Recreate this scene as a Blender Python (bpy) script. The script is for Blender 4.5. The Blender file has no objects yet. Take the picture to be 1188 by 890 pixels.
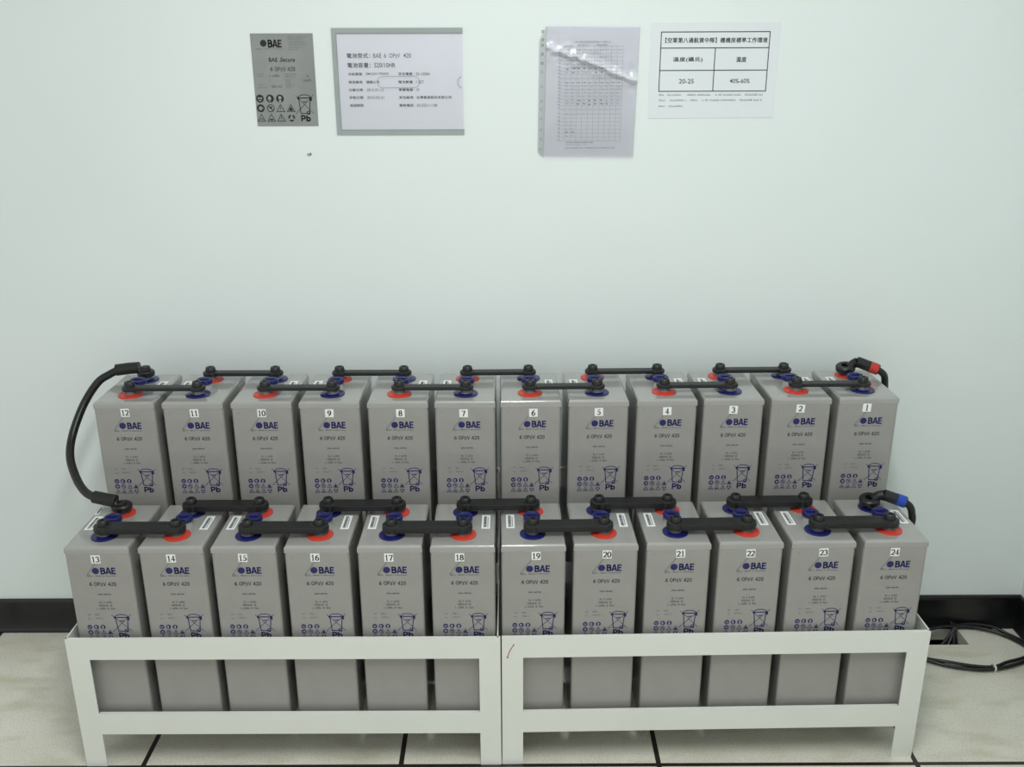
import bpy, bmesh, math, random
from mathutils import Vector, Matrix
random.seed(7)
C = bpy.context.scene.collection
PI = math.pi

# ------------------------------------------------------------------ materials
def lin(c):
    return tuple(((v/255)/12.92 if v/255 <= .04045 else ((v/255+.055)/1.055)**2.4) for v in c)

def mat(name, rgb, rough=.5, metal=0.0, spec=.5, noise=0.0, nscale=30, bump=0.0, bscale=200, coat=0.0):
    m = bpy.data.materials.new(name); m.use_nodes = True
    nt = m.node_tree; b = nt.nodes['Principled BSDF']
    c = (*lin(rgb), 1)
    b.inputs['Base Color'].default_value = c
    b.inputs['Roughness'].default_value = rough
    b.inputs['Metallic'].default_value = metal
    b.inputs['Specular IOR Level'].default_value = spec
    b.inputs['Coat Weight'].default_value = coat; b.inputs['Coat Roughness'].default_value = .055
    tc = nt.nodes.new('ShaderNodeTexCoord')
    if noise:
        n = nt.nodes.new('ShaderNodeTexNoise'); n.inputs['Scale'].default_value = nscale
        n.inputs['Detail'].default_value = 5
        nt.links.new(tc.outputs['Object'], n.inputs['Vector'])
        r = nt.nodes.new('ShaderNodeValToRGB')
        r.color_ramp.elements[0].position = .3; r.color_ramp.elements[1].position = .7
        r.color_ramp.elements[0].color = tuple(v*(1-noise) for v in c[:3])+(1,)
        r.color_ramp.elements[1].color = tuple(min(1, v*(1+noise)) for v in c[:3])+(1,)
        nt.links.new(n.outputs['Fac'], r.inputs['Fac']); nt.links.new(r.outputs['Color'], b.inputs['Base Color'])
    if bump:
        n2 = nt.nodes.new('ShaderNodeTexNoise'); n2.inputs['Scale'].default_value = bscale
        nt.links.new(tc.outputs['Object'], n2.inputs['Vector'])
        bp = nt.nodes.new('ShaderNodeBump'); bp.inputs['Strength'].default_value = bump
        bp.inputs['Distance'].default_value = .001
        nt.links.new(n2.outputs['Fac'], bp.inputs['Height']); nt.links.new(bp.outputs['Normal'], b.inputs['Normal'])
    return m

M = dict(
    wall=mat('wall_paint', (221, 228, 226), .55, noise=.012, nscale=3, bump=.12, bscale=60),
    ceil=mat('ceiling_paint', (225, 225, 220), .8, noise=.01),
    base=mat('vinyl_skirting', (17, 18, 20), .32, noise=.25, nscale=20, bump=.2, bscale=80),
    casing=mat('grey_plastic_case', (147, 145, 141), .34, noise=.03, nscale=25, bump=.04, bscale=500, coat=.3),
    lid=mat('grey_plastic_lid', (152, 151, 147), .27, noise=.03, nscale=25, bump=.03, bscale=500, coat=.8),
    blueink=mat('navy_print', (27, 27, 92), .5, noise=.03),
    darkink=mat('charcoal_print', (62, 62, 74), .5, noise=.03),
    faintink=mat('faded_grey_print', (98, 98, 100), .5, noise=.03),
    red=mat('red_plastic', (198, 60, 44), .38, noise=.05, nscale=40),
    blue=mat('navy_plastic', (22, 27, 88), .28, noise=.06, nscale=40),
    lead=mat('lead_post', (150, 150, 152), .4, metal=.6, noise=.06),
    plugc=mat('milky_collar', (168, 168, 162), .25, noise=.03),
    black=mat('black_insulation', (20, 21, 21), .42, noise=.12, nscale=60, bump=.15, bscale=300),
    rubber=mat('black_cable_sheath', (20, 21, 22), .36, noise=.15, nscale=40, bump=.1, bscale=200),
    redtape=mat('red_tape', (176, 48, 40), .3, noise=.05), bluetape=mat('blue_tape', (18, 62, 160), .3, noise=.05),
    steel=mat('white_enamel', (217, 219, 212), .33, noise=.015, nscale=8),
    white=mat('white_label', (232, 234, 232), .5, noise=.01),
    ink=mat('black_ink', (28, 28, 32), .5, noise=.03),
    paper=mat('white_paper', (238, 240, 246), .6, noise=.012, nscale=6),
    paper2=mat('laminated_paper', (218, 223, 225), .22, noise=.012, nscale=6),
    tink=mat('grey_toner', (92, 96, 106), .5, noise=.03),
    tinkd=mat('dark_toner', (58, 60, 66), .5, noise=.03),
    tinkf=mat('faint_toner', (168, 173, 182), .5, noise=.03),
    pborder=mat('grey_holder_plastic', (152, 160, 158), .35, noise=.03),
    plate=mat('grey_foil_sheet', (134, 137, 135), .38, metal=.0, noise=.09, nscale=14),
    plateink=mat('black_foil_print', (22, 24, 26), .4, noise=.03),
    platefaint=mat('worn_foil_print', (104, 107, 106), .4, noise=.03),
    platelight=mat('foil_cutout', (150, 153, 150), .4, noise=.03),
    pen=mat('red_pen', (168, 84, 70), .5, noise=.05),
    chip=mat('plaster_chip', (150, 156, 150), .9, noise=.15, nscale=200),
    pit=mat('dark_underfloor', (88, 82, 90), .9, noise=.3, nscale=12),
    tie=mat('white_cable_tie', (214, 212, 206), .4, noise=.02),
    ovalink=mat('grey_cutout_edge', (164, 168, 182), .4, noise=.03),
)

def clear_plastic(name, gloss, rough, tint=(1, 1, 1)):
    m = bpy.data.materials.new(name); m.use_nodes = True; nt = m.node_tree
    for n in list(nt.nodes): nt.nodes.remove(n)
    o = nt.nodes.new('ShaderNodeOutputMaterial'); mx = nt.nodes.new('ShaderNodeMixShader')
    t = nt.nodes.new('ShaderNodeBsdfTransparent'); t.inputs['Color'].default_value = (*tint, 1)
    g = nt.nodes.new('ShaderNodeBsdfGlossy'); g.inputs['Roughness'].default_value = rough
    f = nt.nodes.new('ShaderNodeFresnel'); f.inputs['IOR'].default_value = 1.5
    mul = nt.nodes.new('ShaderNodeMath'); mul.operation = 'MULTIPLY'; mul.inputs[1].default_value = gloss
    tc = nt.nodes.new('ShaderNodeTexCoord'); n = nt.nodes.new('ShaderNodeTexNoise'); n.inputs['Scale'].default_value = 40
    bp = nt.nodes.new('ShaderNodeBump'); bp.inputs['Strength'].default_value = .15; bp.inputs['Distance'].default_value = .001
    nt.links.new(tc.outputs['Object'], n.inputs['Vector']); nt.links.new(n.outputs['Fac'], bp.inputs['Height'])
    nt.links.new(bp.outputs['Normal'], g.inputs['Normal'])
    nt.links.new(f.outputs['Fac'], mul.inputs[0]); nt.links.new(mul.outputs[0], mx.inputs['Fac'])
    nt.links.new(t.outputs[0], mx.inputs[1]); nt.links.new(g.outputs[0], mx.inputs[2]); nt.links.new(mx.outputs[0], o.inputs['Surface'])
    return m
M['clear'] = clear_plastic('clear_film', .8, .12, (.993, .993, .996))
M['sleeve'] = clear_plastic('crinkled_clear_film', 3.0, .25, (.99, .99, .993))

def floor_material():
    m = bpy.data.materials.new('raised_floor_tile'); m.use_nodes = True; nt = m.node_tree; N = nt.nodes; L = nt.links
    b = N['Principled BSDF']; tc = N.new('ShaderNodeTexCoord'); sep = N.new('ShaderNodeSeparateXYZ'); L.new(tc.outputs['Object'], sep.inputs[0])
    def math_(op, a, c=None):
        n = N.new('ShaderNodeMath'); n.operation = op
        for k, v in enumerate((a, c)):
            if v is None: continue
            if isinstance(v, (int, float)): n.inputs[k].default_value = v
            else: L.new(v, n.inputs[k])
        return n.outputs[0]
    def joint(axis, off, hw):
        f = math_('FRACT', math_('DIVIDE', math_('ADD', sep.outputs[axis], off+60.0), .6))
        d = math_('MULTIPLY', math_('ABSOLUTE', math_('SUBTRACT', f, .5)), .6)     # .3 at a joint
        return math_('GREATER_THAN', d, .3-hw)
    j = math_('MAXIMUM', joint(0, .242, .0058), joint(1, .026, .0055))
    n1 = N.new('ShaderNodeTexNoise'); n1.inputs['Scale'].default_value = 5; n1.inputs['Detail'].default_value = 6; L.new(tc.outputs['Object'], n1.inputs['Vector'])
    r1 = N.new('ShaderNodeValToRGB'); L.new(n1.outputs['Fac'], r1.inputs['Fac'])
    r1.color_ramp.elements[0].position = .3; r1.color_ramp.elements[0].color = (*lin((206, 203, 188)), 1)
    r1.color_ramp.elements[1].position = .7; r1.color_ramp.elements[1].color = (*lin((222, 220, 207)), 1)
    n2 = N.new('ShaderNodeTexNoise'); n2.inputs['Scale'].default_value = 210; n2.inputs['Detail'].default_value = 3; L.new(tc.outputs['Object'], n2.inputs['Vector'])
    r2 = N.new('ShaderNodeValToRGB'); L.new(n2.outputs['Fac'], r2.inputs['Fac'])
    r2.color_ramp.elements[0].position = .34; r2.color_ramp.elements[0].color = (.45, .42, .37, 1)
    r2.color_ramp.elements[1].position = .52; r2.color_ramp.elements[1].color = (1, 1, 1, 1)
    # greenish brown streaks of dirt
    mp = N.new('ShaderNodeMapping'); mp.inputs['Scale'].default_value = (2.2, 7, 1); mp.inputs['Rotation'].default_value = (0, 0, -.9); L.new(tc.outputs['Object'], mp.inputs[0])
    n3 = N.new('ShaderNodeTexNoise'); n3.inputs['Scale'].default_value = 2.4; n3.inputs['Detail'].default_value = 7; L.new(mp.outputs[0], n3.inputs['Vector'])
    r3 = N.new('ShaderNodeValToRGB'); L.new(n3.outputs['Fac'], r3.inputs['Fac'])
    r3.color_ramp.elements[0].position = .3; r3.color_ramp.elements[0].color = (.78, .76, .67, 1)
    r3.color_ramp.elements[1].position = .48; r3.color_ramp.elements[1].color = (1, 1, 1, 1)
    def mul(a, c, f=1.0):
        mx = N.new('ShaderNodeMix'); mx.data_type = 'RGBA'; mx.blend_type = 'MULTIPLY'; mx.inputs[0].default_value = f
        L.new(a, mx.inputs[6]); L.new(c, mx.inputs[7]); return mx.outputs[2]
    c = mul(mul(r1.outputs[0], r2.outputs[0], .28), r3.outputs[0], .8)
    mx = N.new('ShaderNodeMix'); mx.data_type = 'RGBA'; L.new(j, mx.inputs[0]); L.new(c, mx.inputs[6]); mx.inputs[7].default_value = (*lin((44, 36, 33)), 1)
    L.new(mx.outputs[2], b.inputs['Base Color']); b.inputs['Roughness'].default_value = .3
    b.inputs['Specular IOR Level'].default_value = .45
    return m
M['floor'] = floor_material()

# ------------------------------------------------------------------ mesh builder
class MB:
    def __init__(s): s.v = []; s.f = []; s.m = []; s.s = []; s.mats = []
    def mi(s, m):
        if m not in s.mats: s.mats.append(m)
        return s.mats.index(m)
    def add(s, vs, fs, m, smooth=False):
        o = len(s.v); s.v += [tuple(p) for p in vs]; k = s.mi(m)
        for f in fs: s.f.append(tuple(i+o for i in f)); s.m.append(k); s.s.append(smooth)
    def box(s, x0, x1, y0, y1, z0, z1, m):
        v = [(x, y, z) for z in (z0, z1) for y in (y0, y1) for x in (x0, x1)]
        s.add(v, [(0, 2, 3, 1), (4, 5, 7, 6), (0, 1, 5, 4), (1, 3, 7, 5), (3, 2, 6, 7), (2, 0, 4, 6)], m)
    def rbox(s, x0, x1, y0, y1, z0, z1, m, r=.004, seg=3, sel=None):
        bm = bmesh.new(); bmesh.ops.create_cube(bm, size=1)
        for v in bm.verts: v.co = Vector(((x0+x1)/2+v.co.x*(x1-x0), (y0+y1)/2+v.co.y*(y1-y0), (z0+z1)/2+v.co.z*(z1-z0)))
        ed = [e for e in bm.edges if sel is None or sel((e.verts[0].co+e.verts[1].co)/2)]
        bmesh.ops.bevel(bm, geom=ed, offset=r, segments=seg, profile=.5, affect='EDGES')
        s.from_bm(bm, m, True)
    def from_bm(s, bm, m, smooth, mx=None):
        bm.verts.index_update()
        if mx is not None: bm.transform(mx)
        s.add([v.co[:] for v in bm.verts], [[v.index for v in f.verts] for f in bm.faces], m, smooth); bm.free()
    def lathe(s, prof, m, c=(0, 0, 0), seg=32, mx=None, smooth=True):
        vs = []; fs = []; n = len(prof)
        for i in range(seg):
            a = 2*PI*i/seg
            for r, z in prof: vs.append(Vector((r*math.cos(a), r*math.sin(a), z)))
        for i in range(seg):
            j = (i+1) % seg
            for k in range(n-1): fs.append((i*n+k, j*n+k, j*n+k+1, i*n+k+1))
        if prof[0][0] > 1e-6: fs.append(tuple(i*n for i in reversed(range(seg))))
        if prof[-1][0] > 1e-6: fs.append(tuple(i*n+n-1 for i in range(seg)))
        if mx is not None: vs = [mx @ v for v in vs]
        vs = [v+Vector(c) for v in vs]; s.add(vs, fs, m, smooth)
    def tube(s, pts, r, m, seg=14, smooth_pts=True, radii=None):
        P = [Vector(p) for p in pts]
        if smooth_pts and len(P) > 2:
            Q = []
            for i in range(len(P)-1):
                a, b, c, d = P[max(i-1, 0)], P[i], P[i+1], P[min(i+2, len(P)-1)]
                for k in range(8):
                    t = k/8
                    Q.append(.5*((2*b)+(-a+c)*t+(2*a-5*b+4*c-d)*t*t+(-a+3*b-3*c+d)*t**3))
            Q.append(P[-1]); P = Q
        vs = []; fs = []; n = len(P); up = None
        for i, p in enumerate(P):
            t = (P[min(i+1, n-1)]-P[max(i-1, 0)]).normalized()
            if up is None: up = t.orthogonal().normalized()
            up = (up-t*up.dot(t)).normalized(); w = t.cross(up)
            rr = radii(i/(n-1)) if radii else r
            for k in range(seg):
                a = 2*PI*k/seg; vs.append(p+rr*(math.cos(a)*up+math.sin(a)*w))
        for i in range(n-1):
            for k in range(seg):
                k2 = (k+1) % seg; fs.append((i*seg+k, i*seg+k2, (i+1)*seg+k2, (i+1)*seg+k))
        fs.append(tuple(reversed(range(seg)))); fs.append(tuple((n-1)*seg+k for k in range(seg)))
        s.add(vs, fs, m, True)
    def build(s, name, parent=None, loc=(0, 0, 0), rot=None, wn=False):
        me = bpy.data.meshes.new(name); me.from_pydata(s.v, [], s.f)
        for m in s.mats: me.materials.append(m)
        me.polygons.foreach_set('material_index', s.m); me.polygons.foreach_set('use_smooth', s.s); me.update()
        me.set_sharp_from_angle(angle=math.radians(38))
        o = bpy.data.objects.new(name, me); C.objects.link(o); o.location = loc
        if rot: o.rotation_euler = rot
        if parent is not None: o.parent = parent
        if wn:
            w = o.modifiers.new('wn', 'WEIGHTED_NORMAL'); w.weight = 100; w.keep_sharp = True
        return o

def thing(name, label, cat, loc=(0, 0, 0), rotz=0, group=None):
    o = bpy.data.objects.new(name, None); C.objects.link(o); o.empty_display_size = .05
    o.location = loc; o.rotation_euler = (0, 0, rotz); o['label'] = label; o['category'] = cat
    if group: o['group'] = group
    return o
def struct(o): o['kind'] = 'structure'; return o

# ------------------------------------------------------------------ flat printing
_txt = {}
def text_geo(t, bold=0.0, shear=0.0):
    k = (t, bold, shear)
    if k not in _txt:
        cu = bpy.data.curves.new('t', 'FONT'); cu.body = t; cu.offset = bold; cu.resolution_u = 3; cu.shear = shear
        if any(ord(ch) > 0x2e80 for ch in t): cu.offset = 0; cu.space_character = 1.12
        ob = bpy.data.objects.new('t', cu); C.objects.link(ob); dg = bpy.context.evaluated_depsgraph_get(); dg.update()
        me = bpy.data.meshes.new_from_object(ob.evaluated_get(dg))
        vs = [(v.co.x, v.co.y) for v in me.vertices]; fs = [tuple(p.vertices) for p in me.polygons]
        bpy.data.objects.remove(ob); bpy.data.curves.remove(cu); bpy.data.meshes.remove(me)
        _txt[k] = (vs, fs)
    return _txt[k]

class Print:
    """flat marks on an upright plane facing -y; u to the right, v up"""
    def __init__(s, mb, f): s.mb = mb; s.f = f; s.d = 0
    def put(s, pts, faces, m): s.mb.add([s.f(u, v, s.d) for u, v in pts], faces, m)
    def fill(s, pts, m): s.put(pts, [tuple(range(len(pts)))], m)
    def rect(s, u0, u1, v0, v1, m): s.fill([(u0, v0), (u1, v0), (u1, v1), (u0, v1)], m)
    def line(s, pts, w, m, closed=False):
        P = [Vector(p) for p in pts]
        if closed: P = P+[P[0]]
        for a, b in zip(P, P[1:]):
            d = (b-a)
            if d.length < 1e-9: continue
            d.normalize(); n = Vector((-d.y, d.x))*w/2; e = d*w*.3
            s.put([a-e-n, b+e-n, b+e+n, a-e+n], [(0, 1, 2, 3)], m)
    def disc(s, u, v, r, m, ry=None, seg=20):
        ry = ry or r; s.fill([(u+r*math.cos(2*PI*k/seg), v+ry*math.sin(2*PI*k/seg)) for k in range(seg)], m)
    def ring(s, u, v, r, w, m, ry=None, a0=0, a1=2*PI, seg=24):
        ry = ry or r; n = seg+1; vs = []
        for k in range(n):
            a = a0+(a1-a0)*k/seg; c, q = math.cos(a), math.sin(a)
            vs += [(u+(r-w/2)*c, v+(ry-w/2)*q), (u+(r+w/2)*c, v+(ry+w/2)*q)]
        s.put(vs, [(2*k, 2*k+1, 2*k+3, 2*k+2) for k in range(seg)], m)
    def text(s, t, u0, u1, v0, v1, m, bold=0.0, shear=0.0):
        vs, fs = text_geo(t, bold, shear)
        if not vs: return
        x0, x1 = min(p[0] for p in vs), max(p[0] for p in vs); y0, y1 = min(p[1] for p in vs), max(p[1] for p in vs)
        reps = [(0, 0)]
        if any(ord(ch) > 0x2e80 for ch in t): e = .032*(v1-v0); reps = [(-e, 0), (e, 0), (0, e)]   # heavier brush-like strokes
        for i, (a, b) in enumerate(reps):
            s.mb.add([s.f(u0+(x-x0)/(x1-x0)*(u1-u0)+a, v0+(y-y0)/(y1-y0)*(v1-v0)+b, s.d+.00004*i) for x, y in vs], fs, m)
    def marks(s, u0, u1, v, h, m, seed=0):
        """a line of lettering too small to read: tight upright strokes of differing width"""
        rr = random.Random(seed); u = u0
        while u < u1:
            w = h*rr.uniform(.35, .8)
            if rr.random() < .16: u += h*.6
            if u+w > u1: break
            s.rect(u, u+w*.3, v, v+h*rr.uniform(.7, 1), m); s.rect(u+w*.3, u+w, v, v+h*.25, m)
            if rr.random() < .6: s.rect(u+w*.3, u+w, v+h*.7, v+h*.9, m)
            u += w+h*.22

def sarc(cx, cy, rx, ry, a0, a1, n=10): return [(cx+rx*math.cos(math.radians(a0+(a1-a0)*k/n)), cy+ry*math.sin(math.radians(a0+(a1-a0)*k/n))) for k in range(n+1)]
SF = {  # upright sans letters: width, strokes inside a cell of height 1
 'B': (.62, [[(.08, 0), (.08, 1)], [(.08, .96), (.3, .96)]+sarc(.3, .745, .22, .215, 90, -90, 8)+[(.08, .53)], [(.08, .53), (.32, .53)]+sarc(.32, .285, .25, .245, 90, -90, 8)+[(.08, .04)]]),
 'A': (.70, [[(.07, 0), (.31, 1)], [(.63, 0), (.39, 1)], [(.31, .97), (.39, .97)], [(.16, .27), (.54, .27)]]),
 'E': (.54, [[(.08, 0), (.08, 1)], [(.08, .96), (.5, .96)], [(.08, .52), (.46, .52)], [(.08, .04), (.5, .04)]]),
 'P': (.60, [[(.08, 0), (.08, 1)], [(.08, .96), (.3, .96)]+sarc(.3, .69, .24, .27, 90, -90, 8)+[(.08, .42)]]),
 'b': (.58, [[(.08, 0), (.08, 1)], sarc(.29, .34, .21, .3, 0, 360, 14)]),
 'O': (.74, [sarc(.37, .5, .30, .46, 0, 360, 18)]), '0': (.58, [sarc(.29, .5, .21, .46, 0, 360, 16)]),
 'z': (.50, [[(.05, .66), (.45, .66), (.06, .04), (.46, .04)]]), 'V': (.66, [[(.04, 1), (.33, 0), (.62, 1)]]),
 '4': (.60, [[(.44, 0), (.44, 1)], [(.44, .97), (.06, .3)], [(.04, .27), (.58, .27)]]),
 '2': (.58, [sarc(.28, .72, .21, .24, 160, -30, 9)+[(.07, .05)], [(.06, .04), (.52, .04)]]),
 '6': (.58, [sarc(.29, .31, .22, .27, 0, 360, 14), [(.07, .34), (.12, .62), (.28, .86), (.46, .96)]]),
 ' ': (.30, []),
}
def letters(p, t, u0, u1, v0, v1, m, wt):
    W = sum(SF[c][0]+.08 for c in t)-.08; kx = (u1-u0)/W; ky = (v1-v0); x = 0
    for c in t:
        for st in SF[c][1]: p.line([(u0+(x+a)*kx, v0+b*ky) for a, b in st], wt, m)
        x += SF[c][0]+.08

def bin_symbol(p, m, u, v, k, pbtext=True):
    """crossed-out wheeled bin with Pb, scaled by k around (u, v) = centre of the bin body"""
    q = lambda a, b: (u+a*k, v+b*k)
    p.line([q(-14, 18), q(-10.5, -18), q(10.5, -18), q(14, 18)], 2.0*k, m)
    p.line([q(-15, 18), q(15, 18)], 2.4*k, m)
    p.ring(u, v+19*k, 14.5*k, 1.8*k, m, ry=6.5*k, a0=0, a1=PI)
    p.rect(u-17*k, u-13*k, v+15*k, v+20*k, m); p.rect(u+13*k, u+18*k, v+11*k, v+20*k, m)
    p.line([q(-23, -19), q(22, 25)], 1.1*k, m); p.line([q(-21, 24), q(20, -18)], 1.1*k, m)
    p.ring(u+8*k, v-16.5*k, 3.6*k, 2.0*k, m, seg=14)
    p.rect(u-4*k, u+5*k, v+8*k, v+10*k, m)
    if pbtext: letters(p, 'Pb', u-11*k, u+12*k, v-36*k, v-23*k, m, 3.2*k)

def icons(p, m, lite, xs, ys, r, w):
    """three rows of safety pictograms: 3 discs / disc, ring, 2 triangles / 3 triangles, recycling loop"""
    x1, x2, x3, x4 = xs; y1, y2, y3 = ys
    d0 = p.d
    for i, x in enumerate((x1, x2, x3)): p.disc(x, y1, r, m)
    p.disc(x1, y2, r, m); p.ring(x2, y2, r*.88, w, m)
    p.d = d0+.0002
    p.rect(x1-r*.55, x1-r*.08, y1-r*.1, y1+r*.28, lite); p.rect(x1+r*.08, x1+r*.55, y1-r*.1, y1+r*.28, lite); p.rect(x1-r*.35, x1+r*.35, y1-r*.55, y1-r*.35, lite)
    p.disc(x2-r*.12, y1, r*.42, lite, ry=r*.6, seg=10); p.rect(x2-r*.2, x2+r*.1, y1-r*.8, y1-r*.2, lite)
    p.disc(x3, y1+r*.15, r*.42, lite, ry=r*.5, seg=10); p.rect(x3-r*.28, x3+r*.28, y1-r*.9, y1-r*.1, lite)
    p.ring(x1, y2, r*.35, r*.28, lite, seg=10); p.rect(x1-r*.1, x1+r*.7, y2-r*.1, y2+r*.15, lite)
    p.d = d0
    p.line([(x2-r*.6, y2+r*.55), (x2+r*.6, y2-r*.55)], w, m); p.rect(x2-r*.15, x2+r*.3, y2-r*.1, y2+r*.45, m)
    def tri(x, y, inner):
        p.line([(x-r, y-r*.85), (x+r, y-r*.85), (x, y+r*.9)], w*.8, m, closed=True)
        if inner == 0: p.rect(x-w*.4, x+w*.4, y-r*.3, y+r*.35, m); p.rect(x-w*.4, x+w*.4, y-r*.65, y-r*.45, m)
        if inner == 1: p.fill([(x-r*.6, y-r*.65), (x+r*.6, y-r*.65), (x+r*.1, y+r*.3), (x-r*.2, y+r*.2)], m)
        if inner == 2: p.line([(x-r*.45, y-r*.5), (x+r*.1, y-r*.1), (x+r*.45, y-r*.5)], w*.8, m)
        if inner == 3: p.rect(x-r*.45, x+r*.45, y-r*.6, y-r*.25, m)
    tri(x3, y2, 0); tri(x4, y2, 1); tri(x1, y3, 2); tri(x2, y3, 3); tri(x3, y3, 0)
    for k in range(3):
        a = PI/2+k*2*PI/3
        p.ring(x4, y3-r*.05, r*.68, r*.45, m, a0=a+.25, a1=a+1.75, seg=6)

# ------------------------------------------------------------------ serif digits for the number stickers
def arc(cx, cy, rx, ry, a0, a1, n=14): return [(cx+rx*math.cos(math.radians(a0+(a1-a0)*k/n)), cy+ry*math.sin(math.radians(a0+(a1-a0)*k/n))) for k in range(n+1)]
DG = {
 '0': [('v', arc(.5, .75, .36, .7, 0, 360, 22))],
 '1': [('t', [(.5, .05), (.5, 1.45)]), ('h', [(.22, 1.2), (.5, 1.42)]), ('h', [(.22, .05), (.78, .05)])],
 '2': [('v', arc(.48, 1.05, .34, .4, 160, -35, 12)+[(.5, .45), (.12, .1)]), ('m', [(.12, .09), (.85, .09)]), ('h', [(.85, .09), (.92, .32)])],
 '3': [('v', arc(.44, 1.1, .3, .35, 150, -80, 10)), ('v', arc(.44, .42, .36, .38, 85, -150, 12))],
 '4': [('t', [(.64, .05), (.64, 1.45)]), ('h', [(.64, 1.42), (.08, .45)]), ('m', [(.06, .43), (.94, .43)])],
 '5': [('h', [(.3, 1.42), (.24, .82)]), ('m', [(.3, 1.38), (.84, 1.38)]), ('v', [(.24, .82)]+arc(.42, .48, .38, .42, 100, -140, 12))],
 '6': [('v', arc(.5, .46, .34, .42, 0, 360, 18)), ('v', [(.17, .5), (.2, .85), (.42, 1.25), (.8, 1.45)])],
 '7': [('m', [(.1, 1.38), (.9, 1.38)]), ('h', [(.1, 1.4), (.08, 1.15)]), ('v', [(.88, 1.38), (.6, .7), (.4, .05)])],
 '8': [('v', arc(.5, 1.1, .28, .34, 0, 360, 16)), ('v', arc(.5, .42, .35, .38, 0, 360, 18))],
 '9': [('v', arc(.5, 1.02, .34, .42, 0, 360, 18)), ('v', [(.83, .98), (.8, .65), (.58, .25), (.2, .05)])],
}
def number(p, t, uc, vc, h, m):
    k = h/1.5; adv = .98*k; n = len(t); u = uc-adv*n/2
    for ch in t:
        for kind, pts in DG[ch]:
            P = [(u+x*k, vc-h/2+y*k) for x, y in pts]
            for a, b in zip(P, P[1:]):
                d = Vector((b[0]-a[0], b[1]-a[1])); L = d.length or 1e-9
                w = {'t': .27, 'h': .12, 'm': .18, 'v': .11+.18*abs(d.y)/L}[kind]*k
                p.line([a, b], w, m)
        u += adv

# ------------------------------------------------------------------ measured layout (metres; x right, y away, z up; floor z = 0)
CW, CD, CH = .1405, .206, .471
PIT, EFF = .1584, .1396
XL, YAWL, XR, YR, YAWR = -.9505, -.001, -.0041, .0006, .0174
ZA, ZB, YB, WALL = .561, .8052, .2405, .534
def module_point(side, x, y):
    ox, oy, a = (XL, 0, YAWL) if side == 0 else (XR, YR, YAWR)
    return ox+math.cos(a)*x-math.sin(a)*y, oy+math.sin(a)*x+math.cos(a)*y
DXA = [-.0003, .0018, .0004, .0003, .0001, -.0005, -.0009, -.002, -.0015, -.0016, -.0012, -.0003]
DXB = [.0009, .0013, .0022, .0013, .0011, -.0013, .0016, .0011, .0022, -.0002, -.0004, -.0004]

# ------------------------------------------------------------------ room
def quad_wall(name, pts, m):
    mb = MB(); mb.add(pts, [tuple(range(len(pts)))], m); return struct(mb.build(name))
XC = 1.463
mb = MB(); mb.box(-3.2, XC+.1, WALL, WALL+.1, -.3, 2.8, M['wall'])
pr = Print(mb, lambda u, v, d: (u, WALL-.0006-d, v))
pr.fill([(-.4745, 1.3345), (-.4715, 1.3375), (-.4685, 1.336), (-.4655, 1.3385), (-.4625, 1.3365), (-.4645, 1.332), (-.4675, 1.331), (-.471, 1.329), (-.4725, 1.3315)], M['chip'])
pr.d = .0003; pr.fill([(-.467, 1.333), (-.4635, 1.3375), (-.462, 1.336), (-.465, 1.330)], M['faintink'])
struct(mb.build('wall_back'))
mb = MB(); mb.box(XC, XC+.1, -3.6, WALL, -.3, 2.8, M['wall']); struct(mb.build('wall_right'))
mb = MB(); mb.box(-3.2, XC+.1, -3.6, WALL+.1, 2.8, 2.85, M['ceil']); struct(mb.build('ceiling'))
# raised floor with one square cut-out by the wall
HX0, HX1, HY0, HY1 = 1.03, 1.293, .446, WALL-.012
mb = MB()
for (x0, x1, y0, y1) in ((-3.2, HX0, -3.6, WALL), (HX1, XC, -3.6, WALL), (HX0, HX1, -3.6, HY0), (HX0, HX1, HY1, WALL)):
    mb.box(x0, x1, y0, y1, -.035, 0, M['floor'])
struct(mb.build('floor'))
mb = MB(); d = -.3
a, b, c, e = HX0-.12, HX1+.1, HY0-.2, WALL
mb.add([(a, c, d), (b, c, d), (b, e, d), (a, e, d), (a, c, -.035), (b, c, -.035), (b, e, -.035), (a, e, -.035)],
       [(0, 1, 2, 3), (0, 4, 5, 1), (1, 5, 6, 2), (2, 6, 7, 3), (3, 7, 4, 0)], M['pit']); struct(mb.build('floor_void'))
# vinyl skirting with a moulded top and bottom bead
def skirting(name, fn, L0, L1):
    prof = [(0, 0), (.0115, 0), (.0115, .006), (.009, .010), (.0075, .013), (.007, .090), (.009, .093), (.009, .100), (.006, .105), (0, .1056)]
    mb = MB(); n = len(prof)
    vs = [fn(L0, d, z) for d, z in prof]+[fn(L1, d, z) for d, z in prof]
    mb.add(vs, [(k, k+1, n+k+1, n+k) for k in range(n-1)]+[tuple(range(n)), tuple(range(2*n-1, n-1, -1))], M['base']); return struct(mb.build(name))
skirting('baseboard_back', lambda t, d, z: (t, WALL-d, z), -3.2, XC)
skirting('baseboard_right', lambda t, d, z: (XC-d, t, z), WALL, -3.6)

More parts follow.
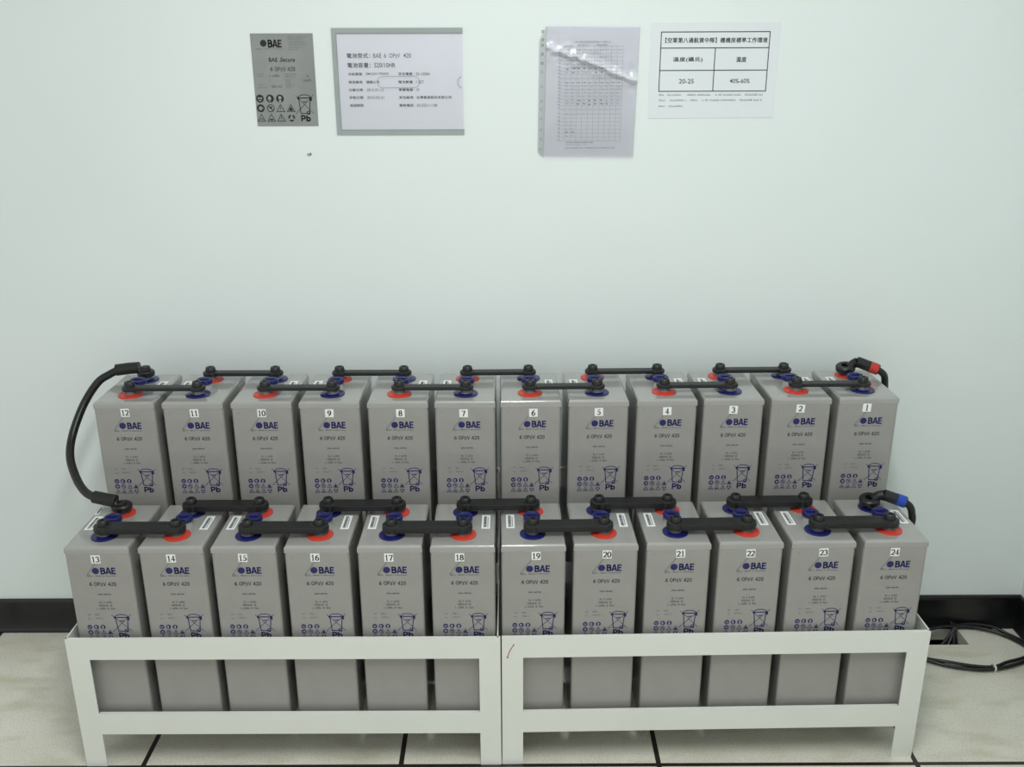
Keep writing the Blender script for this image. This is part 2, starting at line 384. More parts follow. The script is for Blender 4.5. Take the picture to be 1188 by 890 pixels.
# ------------------------------------------------------------------ battery rack modules
def rack(label, side, x0, x1):
    """x0,x1 in the module's own coordinates"""
    t = thing('battery_rack', label, 'rack', (*module_point(side, 0, 0), 0), (YAWL, YAWR)[side], 'white steel rack halves')
    S = M['steel']; fy0, fy1 = -.0225, -.0195; LW = .0475
    zt, zo1, zo0, zb = .3435, .2905, .1445, .0895
    mb = MB()
    # front sheet: one outline with the window, legs below
    def R(a, b, c, d): mb.box(a, b, fy0, fy1, c, d, S)
    R(x0, x0+LW, 0, zt); R(x1-LW, x1, 0, zt); R(x0+LW, x1-LW, zo1, zt); R(x0+LW, x1-LW, zb, zo0)
    mb.box(x0, x1, fy1, -.0145, zt-.003, zt, S)                       # folded upper lip
    mb.box(x0+LW, x1-LW, fy1, -.013, zo0-.003, zo0, S)
    if side == 1:
        pr = Print(mb, lambda u, v, d: (u, fy0-.0004-d, v))
        pr.line([(x0+.0265, .3245), (x0+.0225, .318), (x0+.018, .310), (x0+.0155, .303), (x0+.0125, .2925)], .0019, M['pen'])
        pr.fill([(x0+.0245, .3225), (x0+.028, .323), (x0+.0275, .3275), (x0+.0255, .326)], M['pen']); pr.fill([(x0+.010, .2905), (x0+.015, .2905), (x0+.0145, .2935), (x0+.0115, .2935)], M['pen'])
    mb.build('front_frame', t)
    for s in (0, 1):
        if side == 1 and s == 0: continue                             # the halves share the inner side frame
        mb = MB(); xa, xb = (x0, x0+.003) if s == 0 else ((x1-.003, x1) if side else (x1-.0075, x1-.0045))
        def Q(a, b, c, d): mb.box(xa, xb, a, b, c, d, S)
        Q(fy1, .222, zo1, zt); Q(.02, .222, zb, zo0); Q(fy1, .022, 0, zo1); Q(.222, .256, 0, .389); Q(.256, .462, .334, .389); Q(.430, .462, 0, .334); Q(.430, .462, .389, .5385)
        Q(.256, .43, .0895, .13)
        mb.build('side_frame', t)
    ra, rb = (x0+.003, x1-.0075) if side == 0 else (x0+.014, x1-.003)
    def rail(name, y0, y1, z, lip_y, lz0, lz1):
        mb = MB(); mb.box(ra, rb, y0, y1, z-.003, z, S)
        mb.box(ra, rb, lip_y, lip_y+.003, lz0, lz1, S); mb.build(name, t)
    rail('shelf_rail', -.0195, .03, .0898, -.0195, .0868, .12)
    rail('shelf_rail', .172, .219, .0898, .219, .045, .0898)
    rail('shelf_rail', .2255, .28, .334, .2225, .334, .389)
    rail('shelf_rail', .405, .459, .334, .459, .30, .334)
    mb = MB(); mb.box(ra, rb, .459, .462, .482, .5385, S); mb.box(ra, rb, .455, .459, .5355, .5385, S); mb.build('back_rail', t)
    for xm in (.33, .64):                                             # inner uprights stand on the floor behind the lower cells
        xm = x0+(x1-x0)*xm
        mb = MB(); mb.box(xm-.012, xm+.012, .462, .465, 0, .5385, S); mb.box(xm-.012, xm-.009, .465, .485, 0, .5385, S); mb.build('upright', t)
    return t
rack('left half of the white steel rack, under batteries 13 to 18', 0, -.972-XL, -.0085-XL)
rack('right half of the white steel rack, with a short red pen stroke', 1, -.0058-XR, .9525-XR)

# ------------------------------------------------------------------ battery cell kind
def front_print(mb):
    p = Print(mb, lambda u, v, d: (u, -CD/2-.0004-d, CH+v))
    B, G, F = M['blueink'], M['darkink'], M['faintink']
    p.line([(-.0285, -.0685), (.000, -.030)], .0011, F); p.line([(-.0285, -.0685), (-.022, -.0685)], .0010, F)
    p.disc(-.0085, -.0583, .0078, B, seg=28)
    letters(p, 'BAE', .0026, .0350, -.0655, -.0512, B, .0034)
    p.text('Batterien', -.0288, -.0165, -.0725, -.0698, G); p.text('Made in Germany', -.0105, .0350, -.0727, -.0695, G, .01)
    letters(p, '6 OPzV 420', -.0262, .0325, -.0953, -.0866, G, .0014)
    p.text('DIN 40742', -.0110, .0172, -.1188, -.1150, G, .012)
    for (a, b, v, s) in ((-.0105, .0165, -.1388, 1), (-.0125, .0175, -.1468, 2), (-.0185, .0235, -.1548, 3)): p.marks(a, b, v, .0046, G, s)
    for (a, b, v, s) in ((-.043, -.034, -.1695, 4), (-.026, -.0125, -.1695, 5), (-.041, -.033, -.1795, 6), (-.026, -.006, -.1785, 7)): p.marks(a, b, v, .0028, F, s)
    icons(p, B, M['casing'], (-.0411, -.0267, -.0119, .0026), (-.2000, -.2134, -.2262), .0056, .0012)
    bin_symbol(p, B, .0322, -.193, .00098)
    p.rect(-.0535, -.0525, -.0285, -.0255, F)
def make_cell(kind):
    """kind 'red': red ring in front; 'blue': blue ring in front"""
    t = bpy.data.objects.new('battery', None); C.objects.link(t); t.empty_display_size = .05
    mb = MB(); h = CW/2; k = CD/2; seam = CH-.0165
    vert = lambda c: abs(abs(c.x)-h) < 1e-5 and abs(abs(c.y)-k) < 1e-5
    mb.rbox(-h, h, -k, k, 0, seam, M['casing'], r=.0068, seg=4, sel=lambda c: vert(c) or c.z < 1e-4)
    front_print(mb); mb.build('case', t, wn=True)
    mb = MB(); mb.rbox(-h-.0001, h+.0001, -k-.0001, k+.0001, seam+.0002, CH, M['lid'], r=.0068, seg=4, sel=lambda c: vert(c) or c.z > CH-1e-4)
    mb.build('lid', t, wn=True)
    for s, col in ((-1, kind), (1, 'blue' if kind == 'red' else 'red')):
        y = s*.054+.001; m = M[col]
        mb = MB(); mb.lathe([(.0150, CH-.0005), (.0285, CH-.0005), (.0287, CH+.0022), (.0272, CH+.0034), (.019, CH+.0036), (.0165, CH+.0050), (.0150, CH+.0050), (.0150, CH-.0005)], m, (0, y, 0), 40)
        mb.build('terminal_ring', t, wn=True)['label'] = col+' terminal ring'
        mb = MB(); mb.lathe([(.0145, CH-.0005), (.0145, CH+.0062), (.0135, CH+.0070), (.0105, CH+.0070), (.0105, CH+.0119)], M['lead'], (0, y, 0), 28); mb.build('terminal_post', t)
    mb = MB(); mb.lathe([(.0168, CH-.0005), (.0168, CH+.010), (.0155, CH+.0115)], M['plugc'], (0, .001, 0), 32); pc = mb.build('vent_collar', t)
    mb = MB(); mb.lathe([(.0175, CH+.0095), (.0190, CH+.0105), (.0192, CH+.0185), (.0180, CH+.0208), (.0150, CH+.0218), (.0125, CH+.0205), (0, CH+.0205)], M['blue'], (0, .001, 0), 36)
    mb.box(-.010, .010, -.0015, .0035, CH+.0205, CH+.0225, M['blue']); pp = mb.build('vent_plug', t)
    return t
PROTO = {'red': make_cell('red'), 'blue': make_cell('blue')}
used = set()
def barcode(t, sx, dy, row):
    """white barcode sticker on the lid"""
    mb = MB(); Z = CH+.0006; x0, x1, y0, y1 = (-.0095, .0095, -.033, .033)
    def r(a, b, c, d, m, z=0): mb.add([(a, c, Z+z), (b, c, Z+z), (b, d, Z+z), (a, d, Z+z)], [(0, 1, 2, 3)], m)
    mb.box(x0, x1, y0, y1, CH+.0002, Z, M['white'])
    rr = random.Random(int(sx*1000)+row); y = y0+.006
    while y < y1-.008:
        w = rr.choice((.0012, .0018, .0026)); r(x0+.0045, x0+.011, y, y+w, M['tinkd'], .0002); y += w+rr.choice((.0007, .0011))
    y = y0+.007
    while y < y1-.014: r(x0+.0128, x0+.0152, y, y+.0022, M['tink'], .0002); y += .0034
    mb.build('barcode_label', t, (sx, dy, 0))
def cell(num, side, lx, ly, z, kind, off, tilt, label, group):
    if kind in used:
        src = PROTO[kind]; t = src.copy(); C.objects.link(t)
        for ch in PROTO_CH[kind]:
            c = ch.copy(); C.objects.link(c); c.parent = t
    else: t = PROTO[kind]; used.add(kind)
    x, y = module_point(side, lx, ly); t.location = (x, y, z); t.rotation_euler = (0, 0, (YAWL, YAWR)[side])
    t['label'] = label; t['category'] = 'battery'; t['group'] = group
    # number sticker
    mb = MB(); ca, sa = math.cos(tilt), math.sin(tilt); hw, hh = .0099, .0098
    f = lambda u, v, d: (off[0]+ca*u-sa*v, -CD/2-.0007-d, CH+off[1]+sa*u+ca*v)
    vs = [f(u, v, d) for d in (-.0006, 0) for u, v in ((-hw, -hh), (hw, -hh), (hw, hh), (-hw, hh))]
    mb.add(vs, [(4, 5, 6, 7), (0, 4, 7, 3), (1, 2, 6, 5), (3, 7, 6, 2), (0, 1, 5, 4)], M['white'])
    p = Print(mb, f); p.d = .0003; number(p, str(num), 0, 0, .0136, M['ink'])
    mb.build('number_sticker', t)['label'] = 'white sticker reading '+str(num)
    if z < .2: barcode(t, -.0485 if kind == 'blue' else .0485, .008, num)
    else: barcode(t, -.0485 if kind == 'blue' else .0485, .010, num)
    return t
PROTO_CH = {k: list(v.children) for k, v in PROTO.items()}
OB = [(.0016, -.0259), (.0031, -.0275), (-.0001, -.028), (-.0005, -.0286), (.006, -.0292), (-.0033, -.0297), (.0058, -.0303), (.0006, -.0298), (.0005, -.0293), (-.0006, -.0277), (-.0015, -.0262), (-.0039, -.0256)]
OA = [(-.0042, -.0297), (-.0008, -.0282), (-.0022, -.0273), (-.004, -.0273), (-.0023, -.0279), (-.0065, -.0279), (.0055, -.0266), (.0027, -.0252), (.0042, -.0254), (-.0005, -.0269), (.0006, -.027), (-.0018, -.0282)]
TB = [.03, .03, 0, 0, 0, .02, .0, .02, .02, -.03, -.05, -.04]
TA = [0, .03, -.03, 0, 0, 0, .02, 0, .03, .03, .05, 0]
TERM = {}
cells = {}
for i in range(12):
    side = 0 if i < 6 else 1; lx = (i % 6)*PIT+EFF/2
    for row in (0, 1):
        num = 13+i if row == 0 else 12-i
        kind = ('blue' if num % 2 else 'red')
        dx = (DXA if row == 0 else DXB)[i]; ly = CD/2 if row == 0 else YB+CD/2; z = (ZA if row == 0 else ZB)-CH
        rown = 'front' if row == 0 else 'back'
        if i == 0: wh = 'leftmost of the '+rown+' row'
        elif i == 11: wh = 'rightmost of the '+rown+' row'
        else: wh = 'in the '+rown+' row between batteries %d and %d' % (min(num-1, num+1), max(num-1, num+1))
        cells[num] = cell(num, side, lx+dx, ly, z, kind, (OA if row == 0 else OB)[i], (TA if row == 0 else TB)[i],
             'grey battery with number sticker %d, %s' % (num, wh), 'grey batteries in the %s row' % rown)
        for s in ('f', 'b'):
            yy = ly+(-.054 if s == 'f' else .054)+.001
            TERM[(num, s)] = Vector((*module_point(side, lx+dx, yy), ZA if row == 0 else ZB))
# second sticker strip on the lid of battery 13
mb = MB(); mb.box(-.005, .005, -.020, .020, CH+.0002, CH+.0006, M['white']); mb.box(-.0015, .0015, -.015, .015, CH+.0006, CH+.0008, M['ink']); mb.build('barcode_label', cells[13], (-.060, .070, 0))

# ------------------------------------------------------------------ black connector bars
def connector(a, b, s, wide):
    P, Q = TERM[(a, s)], TERM[(b, s)]
    if P.x > Q.x: P, Q = Q, P
    L = (Q-P).length; ang = math.atan2(Q.y-P.y, Q.x-P.x); mid = (P+Q)/2
    which = 'front' if s == 'f' else 'rear'; row = 'front' if wide else 'back'
    t = thing('connector_bar', '%s black bar linking the %s terminals of batteries %d and %d' % ('thick' if wide else 'thin', which, min(a, b), max(a, b)), 'connector',
              mid, ang, 'black connector bars of the %s row' % row)
    z0 = .0120; hw = .0180 if wide else .0125; th = .0150 if wide else .0095; er = .0210 if wide else .0190
    mb = MB(); mb.rbox(-L/2+.008, L/2-.008, -hw, hw, z0+.0005, z0+th, M['black'], r=.0022, seg=2); mb.build('bar', t, wn=True)
    for sg in (-1, 1):
        mb = MB(); h = th+.0012
        mb.lathe([(er-.003, z0), (er-.0008, z0+.0015), (er, z0+h*.5), (er-.0012, z0+h-.0015), (er-.004, z0+h)], M['black'], (sg*L/2, 0, 0), 32)
        e = mb.build('end_shroud', t)
        mb = MB(); zc = z0+h
        mb.lathe([(.0130, zc-.001), (.0125, zc+.004), (.0112, zc+.0095), (.0098, zc+.0108), (.0050, zc+.0108), (.0045, zc+.0085), (0, zc+.0085)], M['black'], (sg*L/2, 0, 0), 12, smooth=False)
        mb.build('bolt_cap', e)
    return t
for a, b in ((12, 11), (10, 9), (8, 7), (6, 5), (4, 3), (2, 1)): connector(a, b, 'f', False)
for a, b in ((11, 10), (9, 8), (7, 6), (5, 4), (3, 2)): connector(a, b, 'b', False)
for a, b in ((13, 14), (15, 16), (17, 18), (19, 20), (21, 22), (23, 24)): connector(a, b, 'f', True)
for a, b in ((14, 15), (16, 17), (18, 19), (20, 21), (22, 23)): connector(a, b, 'b', True)

# ------------------------------------------------------------------ heavy cables
def aim(v):
    return Vector((0, 0, 1)).rotation_difference(Vector(v).normalized()).to_matrix().to_4x4()
def eye(mb, c, rot, r=.0205, h=.014):
    mb.lathe([(.010, 0), (r-.002, 0), (r, .003), (r, h-.003), (r-.003, h), (.0105, h), (.010, h-.003), (.010, 0)], M['black'], c, 32, rot)
def bolt(mb, c, rot):
    mb.lathe([(.0125, 0), (.012, .005), (.0108, .0100), (.009, .0112), (0, .0112)], M['black'], c, 12, rot, smooth=False)
# left jumper, battery 12 rear to battery 13 rear
A, B = TERM[(12, 'b')], TERM[(13, 'b')]
t = thing('jumper_cable', 'thick black cable looping down from battery 12 to battery 13 at the left end', 'cable', (-.96, .28, .59))
o0 = Vector((-.96, .28, .59))
mb = MB()
path = [(-.944, .398, .833), (-.966, .392, .823), (-.994, .380, .805), (-1.023, .350, .758), (-1.037, .300, .700), (-1.028, .252, .662), (-1.002, .212, .627), (-.972, .180, .608), (-.945, .165, .600)]
mb.tube([Vector(p)-o0 for p in path], .0096, M['rubber'], 16); mb.build('cable_core', t)
mb = MB(); eye(mb, A+Vector((0, 0, .012))-o0, Matrix.Identity(4), h=.013); bolt(mb, A+Vector((0, 0, .025))-o0, Matrix.Identity(4))
mb.tube([A+Vector((-.010, 0, .020))-o0, A+Vector((-.024, 0, .026))-o0, Vector((-.912, .402, .834))-o0], .008, M['black'], 12)
mb.tube([Vector(q)-o0 for q in ((-.896, .403, .836), (-.920, .401, .835), (-.951, .397, .832))], .0145, M['black'], 20, False); mb.build('cable_boot', t)
mb = MB(); eye(mb, B+Vector((0, 0, .012))-o0, Matrix.Identity(4), r=.023, h=.014); bolt(mb, B+Vector((0, 0, .020))-o0, Matrix.Identity(4))
mb.tube([B+Vector((-.010, 0, .020))-o0, B+Vector((-.022, 0, .030))-o0, Vector((-.905, .160, .594))-o0], .0105, M['black'], 12)
mb.tube([Vector(q)-o0 for q in ((-.893, .159, .593), (-.912, .160, .596), (-.945, .165, .601))], .0145, M['black'], 20, False); mb.build('cable_boot', t)
# the two cables leaving at the right end
def lead(num, label, colname, tape, pts, tail):
    T = TERM[(num, 'b')]; t = thing('battery_cable', label, 'cable', T+Vector((.03, 0, .012)))
    o0 = T+Vector((.03, 0, .012)); I = aim((-.12, -.12, 1)); W = lambda p: T+Vector(p)-o0
    mb = MB(); eye(mb, W((-.004, 0, .0135)), I, r=.0235, h=.015)
    mb.tube([W((.006, 0, .021)), W((.014, 0, .030)), W(pts[0])], .0115, M['black'], 12)
    a, b = Vector(W(pts[0])), Vector(W(pts[1])); d = b-a
    mb.tube([a-d*.05, a, a+d*.5, b], .0135, M['black'], 20, False, radii=lambda s: .0135*(.8+.2*min(1, s*4)))
    mb.build('cable_boot', t)
    mb = MB(); mb.tube([a+d*.56, a+d*.95], .0142, tape, 20, False); mb.build('tape_band', t)['label'] = colname+' tape band'
    mb = MB(); mb.tube([b-d*.05]+[W(p) for p in tail[:-1]]+[Vector(tail[-1])-o0], .0084, M['rubber'], 14); mb.build('cable_core', t)
lead(1, 'black cable with a red tape band, bolted to the rear terminal of battery 1', 'red', M['redtape'],
     [(.022, -.004, .037), (.072, -.012, .019)], [(.088, -.010, .006), (.097, -.002, -.018), (.1035, .012, -.06), (.106, .045, -.2), (.12, .085, -.5), (.17, .098, -.74), (.20, .100, -.80), (1.085, .50, -.16)])
lead(24, 'black cable with a blue tape band, bolted to the rear terminal of battery 24', 'blue', M['bluetape'],
     [(.026, -.004, .035), (.074, -.012, .020)], [(.086, -.012, .009), (.0955, -.006, -.012), (.103, .006, -.05), (.108, .05, -.2), (.125, .20, -.42), (.19, .295, -.53), (.215, .312, -.57), (1.115, .468, -.16)])

# ------------------------------------------------------------------ coiled cable on the floor
t = thing('coiled_cable', 'coil of thin black cable on the floor beside the skirting', 'cable', (1.3, .42, 0))
o0 = Vector((1.3, .42, 0))
up1 = [(1.13, .474, .012), (1.216, .503, .016), (1.282, .515, .016), (1.338, .514, .012), (1.380, .497, .010), (1.414, .470, .0085), (1.438, .430, .0085), (1.446, .395, .0085), (1.432, .370, .0085), (1.397, .352, .0085), (1.346, .333, .0085), (1.295, .321, .0085), (1.249, .321, .0085), (1.187, .337, .0085), (1.146, .360, .0085), (1.122, .380, .0085), (1.108, .41, .010), (1.112, .450, .012), (1.13, .474, .012)]
mb = MB(); mb.tube([Vector(p)-o0 for p in up1], .0048, M['rubber'], 12)
up2 = [(1.13, .468, .021), (1.216, .4925, .024), (1.282, .508, .022), (1.330, .518, .020), (1.386, .508, .016), (1.420, .482, .0085), (1.447, .442, .0085), (1.455, .40, .0085), (1.438, .385, .016), (1.405, .371, .0085), (1.35, .350, .010), (1.305, .330, .010), (1.249, .329, .0135), (1.187, .346, .015), (1.146, .369, .0085), (1.126, .390, .0085), (1.114, .415, .014), (1.118, .450, .018), (1.13, .468, .021)]
mb.tube([Vector(p)-o0 for p in up2], .0044, M['rubber'], 12); mb.build('cable_loops', t)
mb = MB(); P0 = Vector((1.303, .3255, .0095))-o0; d = Vector((1, .12, 0)).normalized()
mb.lathe([(.0098, -.0022), (.0112, -.0022), (.0112, .0022), (.0098, .0022), (.0098, -.0022)], M['tie'], P0, 16, aim(d))
mb.box(P0.x-.002, P0.x+.002, P0.y-.018, P0.y-.010, .0002, .003, M['tie'])
mb.build('cable_tie', t)
# loose wires rising out of the floor hole
t = thing('floor_wire', 'bundle of dark wires rising from the floor hole under the coil', 'cable', (1.23, .5, -.05)); o0 = Vector((1.23, .5, -.05))
mb = MB()
for k, (x, y, tx) in enumerate(((1.19, .456, 1.266), (1.205, .462, 1.270), (1.262, .458, 1.274), (1.282, .470, 1.278), (1.225, .455, 1.272))):
    mb.tube([Vector(p)-o0 for p in ((x, y, -.16), (x*.8+tx*.2, y+.01, -.06), (tx, .500, .002), (tx+.003, .510, .018), (tx+.001, .516, .030-.003*k))], .0042, M['rubber'], 10)
mb.build('wire_strands', t)

# ------------------------------------------------------------------ notices on the wall
def sheet_mb(x0, x1, z0, z1, m, th=.0012, y=WALL):
    mb = MB(); mb.box(x0, x1, y-th, y-.0001, z0, z1, m); return mb
# 1 grey data plate
mb = MB(); X0, X1, Z0, Z1 = -.5868, -.4412, 1.4007, 1.6095
mb.box(X0, X1, WALL-.0012, WALL-.0001, Z0, Z1, M['plate'])
p = Print(mb, lambda u, v, d: (u, WALL-.0015-d, v)); K, F = M['plateink'], M['platefaint']
p.disc(-.5572, 1.5879, .0076, K, seg=28); letters(p, 'BAE', -.5465, -.5150, 1.5795, 1.5945, K, .0034)
p.text('Batterien', -.576, -.562, 1.5738, 1.5768, F); p.text('Made in Germany', -.554, -.515, 1.5738, 1.5768, F)
p.text('BAE', -.5472, -.5270, 1.5468, 1.5560, K, .015); p.text('Secura', -.5220, -.4866, 1.5468, 1.5562, K, .015, .3)
letters(p, '6 OPzV 420', -.5455, -.4873, 1.5262, 1.5352, M['darkink'], .0012)
for k in range(6): p.marks(-.500, -.500+(.045, .034, .040, .046, .03, .026)[k], 1.6005-.0055*k, .0028, F, 20+k)
for (a, b, v, h, m, s) in ((-.578, -.560, 1.518, .0028, F, 1), (-.578, -.561, 1.513, .0028, F, 2), (-.548, -.519, 1.5135, .0052, M['darkink'], 3), (-.5125, -.487, 1.518, .0032, F, 4), (-.5125, -.487, 1.5125, .0032, F, 5),
                           (-.5125, -.497, 1.505, .0032, F, 6), (-.5125, -.497, 1.499, .0032, F, 7), (-.576, -.560, 1.494, .0028, F, 8), (-.578, -.556, 1.488, .0028, F, 9), (-.545, -.519, 1.4895, .0050, M['darkink'], 10),
                           (-.5125, -.490, 1.493, .0032, F, 11), (-.5125, -.495, 1.488, .0032, F, 12), (-.4615, -.449, 1.5135, .0052, M['darkink'], 13), (-.4690, -.449, 1.5030, .0055, M['darkink'], 14), (-.4545, -.449, 1.4905, .0055, M['darkink'], 15)):
    p.marks(a, b, v, h, m, s)
icons(p, K, M['platelight'], (-.5758, -.5520, -.5284, -.5040), (1.4640, 1.4420, 1.4199), .0092, .0018)
bin_symbol(p, K, -.4705, 1.4475, .00098)
o = mb.build('data_plate'); o['label'] = 'grey printed data plate on the wall, leftmost of the four notices'; o['category'] = 'sign'
# 2 holder with card
t = thing('document_holder', 'clear holder with grey edge and white data card, second notice from the left', 'document holder', (-.2455, WALL, 1.3803)); o0 = (-.2455, WALL, 1.3803)
mb = MB(); x0, x1, z0, z1 = -.3975, -.0924, 1.3803, 1.6208
def hb(a, b, c, d, y0, y1, m): mb.box(a-o0[0], b-o0[0], y0-WALL, y1-WALL, c-o0[2], d-o0[2], m)
hb(x0, x1, z1-.0125, z1, WALL-.0035, WALL-.0001, M['pborder']); hb(x0, x1, z0, z0+.0115, WALL-.0035, WALL-.0001, M['pborder']); hb(x0, x0+.0115, z0+.0115, z1-.0125, WALL-.0035, WALL-.0001, M['pborder'])
mb.build('holder_border', t)
mb = MB(); hb(x0+.0115, x1, z0+.0115, z1-.0125, WALL-.0012, WALL-.0001, M['paper'])
p = Print(mb, lambda u, v, d: (u-o0[0], -.0015-d, v-o0[2])); T = M['tink']; TD = M['tink']
p.text('電池型式：', -.3641, -.3100, 1.5545, 1.5650, T, .012); p.text('BAE', -.3028, -.2835, 1.5548, 1.5648, T, .004); p.text('6', -.2775, -.2722, 1.5548, 1.5648, T, .004); p.text('OPzV', -.2655, -.2400, 1.5548, 1.5648, T, .004); p.text('420', -.2318, -.2140, 1.5548, 1.5648, T, .004)
p.text('電池容量：', -.3638, -.3095, 1.5330, 1.5440, T, .012); p.text('520/10HR', -.3010, -.2515, 1.5332, 1.5438, T, .012)
rows = [(1.5156, '合約案號', 'EMQ4017P0009', '浮充電壓', '53-1000A'), (1.4975, '製造廠商', '德國公司', '電池數量', '1 SET'), (1.4800, '出廠日期', '2015.01.12', '單體電壓', '2V'), (1.4625, '安裝日期', '2015.03.31', '承包廠商', '台灣電源股份有限公司'), (1.4445, '保固期限', '', '聯絡電話', '03-3221-1108')]
for (z, a, b, c, d) in rows:
    h = .0064
    p.text(a, -.3631, -.3310, z, z+h, T, .01)
    if b: p.text(b, -.3215, -.3215+(.053, .030, .040, .040, 0)[rows.index((z, a, b, c, d))], z, z+h, T, .002)
    p.text(c, -.2457, -.2122, z, z+h, T, .01); p.text(':', -.2085, -.2078, z+.001, z+h-.001, T)
    p.text(d, -.2040, -.2040+(.033, .018, .007, .082, .048)[rows.index((z, a, b, c, d))], z, z+h, T, .006)
mb.build('data_card', t)
mb = MB(); hb(x0+.010, x1, z0+.010, z1-.011, WALL-.0040, WALL-.0036, M['clear'])
p = Print(mb, lambda u, v, d: (u-o0[0], -.0043-d, v-o0[2])); O = M['ovalink']
zc, r = 1.5010, .0127
p.line([(-.283, zc+r), (-.208, zc+r)], .0012, O); p.line([(-.283, zc-r), (-.208, zc-r)], .0012, O)
p.ring(-.283, zc, r, .0010, O, a0=PI/2, a1=3*PI/2); p.ring(-.208, zc, r, .0010, O, a0=-PI/2, a1=PI/2)
p.ring(x1, 1.4999, .0135, .0016, O, a0=PI*.62, a1=PI*1.4)
mb.build('clear_cover', t)
# 3 punched sleeve with a log sheet
t = thing('punched_sleeve', 'crinkled clear punched pocket with a gridded form, glare across its upper half', 'document', (.2, WALL, 1.325)); o0 = (.2, WALL, 1.325)
mb = MB()
def corner(u, v): # bilinear outline of the sheet
    a = Vector((.1045, 1.6231)).lerp(Vector((.3180, 1.6207)), u); b = Vector((.0985, 1.3257)).lerp(Vector((.3125, 1.3251)), u); return b.lerp(a, v)
q = [corner(0, 0), corner(1, 0), corner(1, 1), corner(0, 1)]
mb.add([(c.x-o0[0], y, c.y-o0[2]) for y in (-.0010, -.0001) for c in q], [(0, 1, 2, 3), (7, 6, 5, 4), (0, 4, 5, 1), (1, 5, 6, 2), (2, 6, 7, 3), (3, 7, 4, 0)], M['paper'])
p = Print(mb, lambda u, v, d: (u-o0[0], -.0013-d, v-o0[2])); TF = M['tinkf']
p.marks(.165, .253, 1.5876, .0030, T, 31); p.marks(.176, .200, 1.5808, .0028, T, 32); p.marks(.221, .246, 1.5808, .0028, T, 33)
for (za, zb, nrow) in ((1.5793, 1.5082, 9), (1.5060, 1.4380, 9), (1.4350, 1.3642, 8)):
    for k in range(nrow+1): z = za+(zb-za)*k/nrow; p.line([(.1345, z), (.2825, z)], .0005, TF)
    for k in range(12): x = .1345+.148*k/11; p.line([(x, za), (x, zb)], .0005, TF)
    for k in range(nrow): p.marks(.1305, .1375, za+(zb-za)*(k+.8)/nrow, .0020, T, 50+k)
    for k in range(1, 11): p.marks(.1345+.148*k/11+.003, .1345+.148*k/11+.008, za-.009, .0018, T, 70+k)
rr = random.Random(5)
for (za, zb, cols) in ((1.571, 1.512, 7), (1.497, 1.441, 10), (1.424, 1.368, 2)):
    for k in range(cols):
        for j in range(7):
            x = .150+.0135*k+rr.uniform(-.001, .001); z = za+(zb-za)*j/7+rr.uniform(-.001, .001); w = rr.uniform(.004, .008)
            p.line([(x, z), (x+w*.35, z+.002), (x+w*.6, z-.0012), (x+w, z+.0012)], .0004 if j < 5 else rr.choice((.0005, .0012)), TF if j < 4 and cols != 10 else T)
p.marks(.151, .218, 1.3595, .0026, T, 90); p.marks(.151, .202, 1.3545, .0022, TF, 91); p.marks(.1508, .270, 1.3465, .0026, T, 92)
mb.build('log_sheet', t)
# film: fine grid, crinkled, with a strong diagonal fold
mb = MB(); nu, nv = 90, 130
import mathutils.noise as mn
vs = []
for j in range(nv+1):
    for i in range(nu+1):
        u, v = i/nu, j/nv
        A_ = Vector((.1015, 1.6250)).lerp(Vector((.3205, 1.6225)), u); B_ = Vector((.0965, 1.3225)).lerp(Vector((.3145, 1.3220)), u); P_ = B_.lerp(A_, v)
        fold = 1.5790-.30*(P_.x-.1015)-.085*max(0, P_.x-.20)             # z of the diagonal crease
        s = (P_.y-fold)/.0085+.55*mn.noise(Vector((P_.x*55, P_.y*20, 1.0)))
        bump_ = .0042*math.exp(-s*s)*(.45+.55*min(1, max(0, (P_.x-.135)/.05)))
        bump_ += .0019*(mn.noise(Vector((P_.x*30, P_.y*30, 4)))+.6*mn.noise(Vector((P_.x*90, P_.y*90, 7))))*math.exp(-((P_.y-fold)/.03)**2)
        bump_ += .0007*mn.noise(Vector((P_.x*14, P_.y*14, 9)))
        edge = .0016*math.exp(-((v-.0)/.012)**2)
        y = -.0032-max(-.0005, bump_)-edge
        vs.append((P_.x-o0[0], y, P_.y-o0[2]))
fs = [(j*(nu+1)+i, j*(nu+1)+i+1, (j+1)*(nu+1)+i+1, (j+1)*(nu+1)+i) for j in range(nv) for i in range(nu)]
mb.add(vs, fs, M['sleeve'], True); mb.build('plastic_film', t)
mb = MB() # punched strip down the left edge
st = [(.0855, 1.5925), (.1010, 1.6210), (.1045, 1.6231), (.0985, 1.3257), (.0900, 1.3290), (.0833, 1.3394)]
mb.add([(a-o0[0], -.0016, b-o0[2]) for a, b in st], [(0, 5, 4, 3, 2, 1)], M['sleeve'])
p = Print(mb, lambda u, v, d: (u-o0[0], -.0020-d, v-o0[2]))
for z in (1.612, 1.594, 1.582, 1.562, 1.542, 1.523, 1.489, 1.456, 1.4375, 1.416, 1.390, 1.368, 1.345): p.ring(.0905+(z-1.34)*.013, z, .0026, .0010, M['tink' if z > 1.54 else 'tinkf'], seg=10)
mb.build('punched_strip', t)
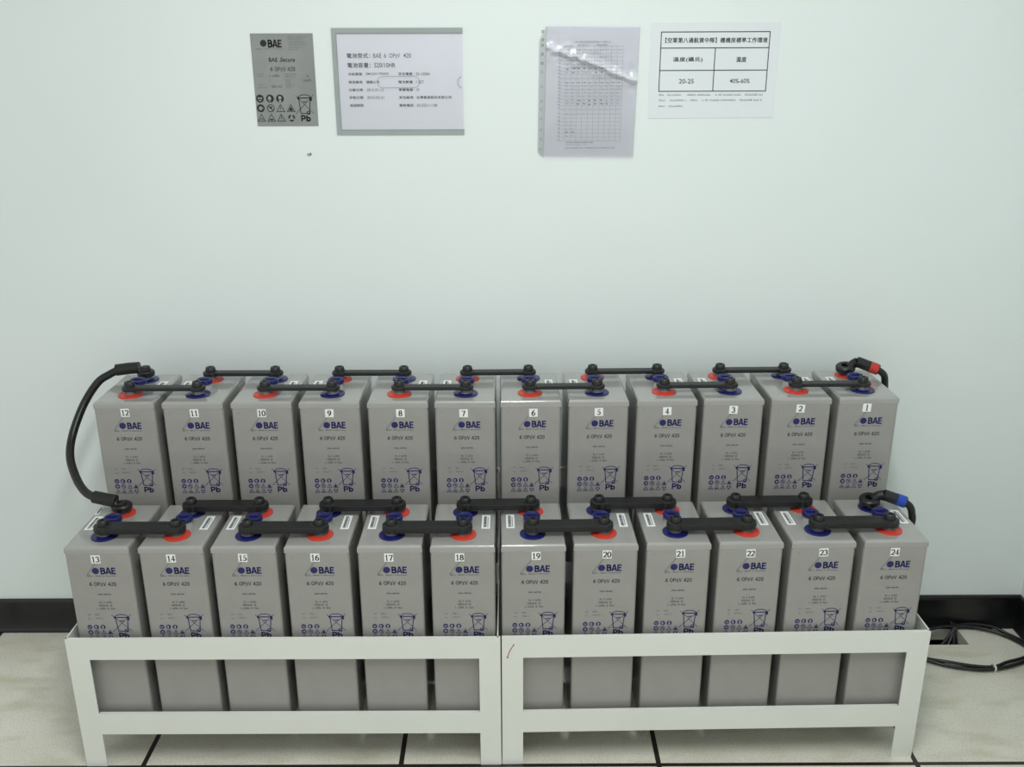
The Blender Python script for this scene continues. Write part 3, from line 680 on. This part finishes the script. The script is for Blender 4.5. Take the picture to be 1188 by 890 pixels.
# 4 laminated notice
mb = MB(); X = [(.3458, 1.6300), (.6460, 1.6306), (.6450, 1.4170), (.3465, 1.4160)]
mb.add([(a, y, b) for y in (WALL-.0011, WALL-.0001) for a, b in X], [(3, 2, 1, 0), (4, 5, 6, 7), (0, 1, 5, 4), (1, 2, 6, 5), (2, 3, 7, 6), (3, 0, 4, 7)], M['paper2'])
p = Print(mb, lambda u, v, d: (u, WALL-.0014-d, v)); K = M['tinkd']; w = .0021
p.line([(.3700, 1.6100), (.6230, 1.6103), (.6228, 1.4780), (.3699, 1.4778)], w, K, True)
p.line([(.3702, 1.5746), (.6230, 1.5751)], w, K); p.line([(.3704, 1.5247), (.6225, 1.5253)], w, K); p.line([(.4977, 1.5746), (.4976, 1.4778)], w, K)
p.text('【空軍第八通航資中隊】機機房標準工作環境', .3800, .6180, 1.5860, 1.5975, K, .012)
p.text('溫度(攝氏)', .4005, .4690, 1.5430, 1.5545, K, .014); p.text('濕度', .5485, .5720, 1.5430, 1.5545, K, .014)
p.text('20-25', .4165, .4514, 1.4955, 1.5058, K, .008); p.text('40%-60%', .5367, .5837, 1.4958, 1.5060, K, .008)
for (v, segs) in ((1.4680, ((.3704, .384), (.3905, .4285), (.4375, .4960), (.5050, .5660), (.5750, .6174))), (1.4557, ((.3709, .388), (.3975, .4360), (.4450, .4640), (.4740, .5560), (.5640, .6176))), (1.4424, ((.3704, .3880), (.3950, .4284)))):
    for k, (a, b) in enumerate(segs): p.marks(a, b, v, .0042, M['tink'], 100+k)
o = mb.build('laminated_notice'); o['label'] = 'laminated sheet with a boxed temperature and humidity table, rightmost of the four notices'; o['category'] = 'sign'

# ------------------------------------------------------------------ light
def area(name, loc, size, power, col=(1, 1, 1), rot=(0, 0, 0)):
    l = bpy.data.lights.new(name, 'AREA'); l.shape = 'RECTANGLE'; l.size, l.size_y = size; l.energy = power; l.color = col
    o = bpy.data.objects.new(name, l); C.objects.link(o); o.location = loc; o.rotation_euler = rot; return o
area('ceiling_lamp_light', (.085, -1.25, 2.74), (.26, 1.3), 43, (.965, 1, 1))
w = bpy.data.worlds.new('world'); bpy.context.scene.world = w; w.use_nodes = True
w.node_tree.nodes['Background'].inputs[0].default_value = (.95, .98, 1, 1); w.node_tree.nodes['Background'].inputs[1].default_value = .82

# ------------------------------------------------------------------ camera
F_PX, CX, CY, CZ, PITCH, YAW, ROLL = 1121.45, .0151, -1.8569, 1.5782, .3351, -.0021, .0029
cam = bpy.data.cameras.new('camera'); co = bpy.data.objects.new('camera', cam); C.objects.link(co)
cam.sensor_width = 36; cam.sensor_fit = 'HORIZONTAL'; cam.lens = F_PX/1188*36; cam.clip_start = .05
right = Vector((math.cos(YAW), math.sin(YAW), 0)); fh = Vector((-math.sin(YAW), math.cos(YAW), 0)); Z = Vector((0, 0, 1))
fw = math.cos(PITCH)*fh-math.sin(PITCH)*Z; up = math.sin(PITCH)*fh+math.cos(PITCH)*Z
r2 = math.cos(ROLL)*right-math.sin(ROLL)*up; u2 = math.sin(ROLL)*right+math.cos(ROLL)*up
mx = Matrix((r2, u2, -fw)).transposed().to_4x4(); mx.translation = (CX, CY, CZ); co.matrix_world = mx
sc = bpy.context.scene; sc.camera = co
vs_ = sc.view_settings; vs_.view_transform = 'Standard'; vs_.look = 'None'; vs_.gamma = 1; vs_.use_curve_mapping = False; vs_.exposure = 0
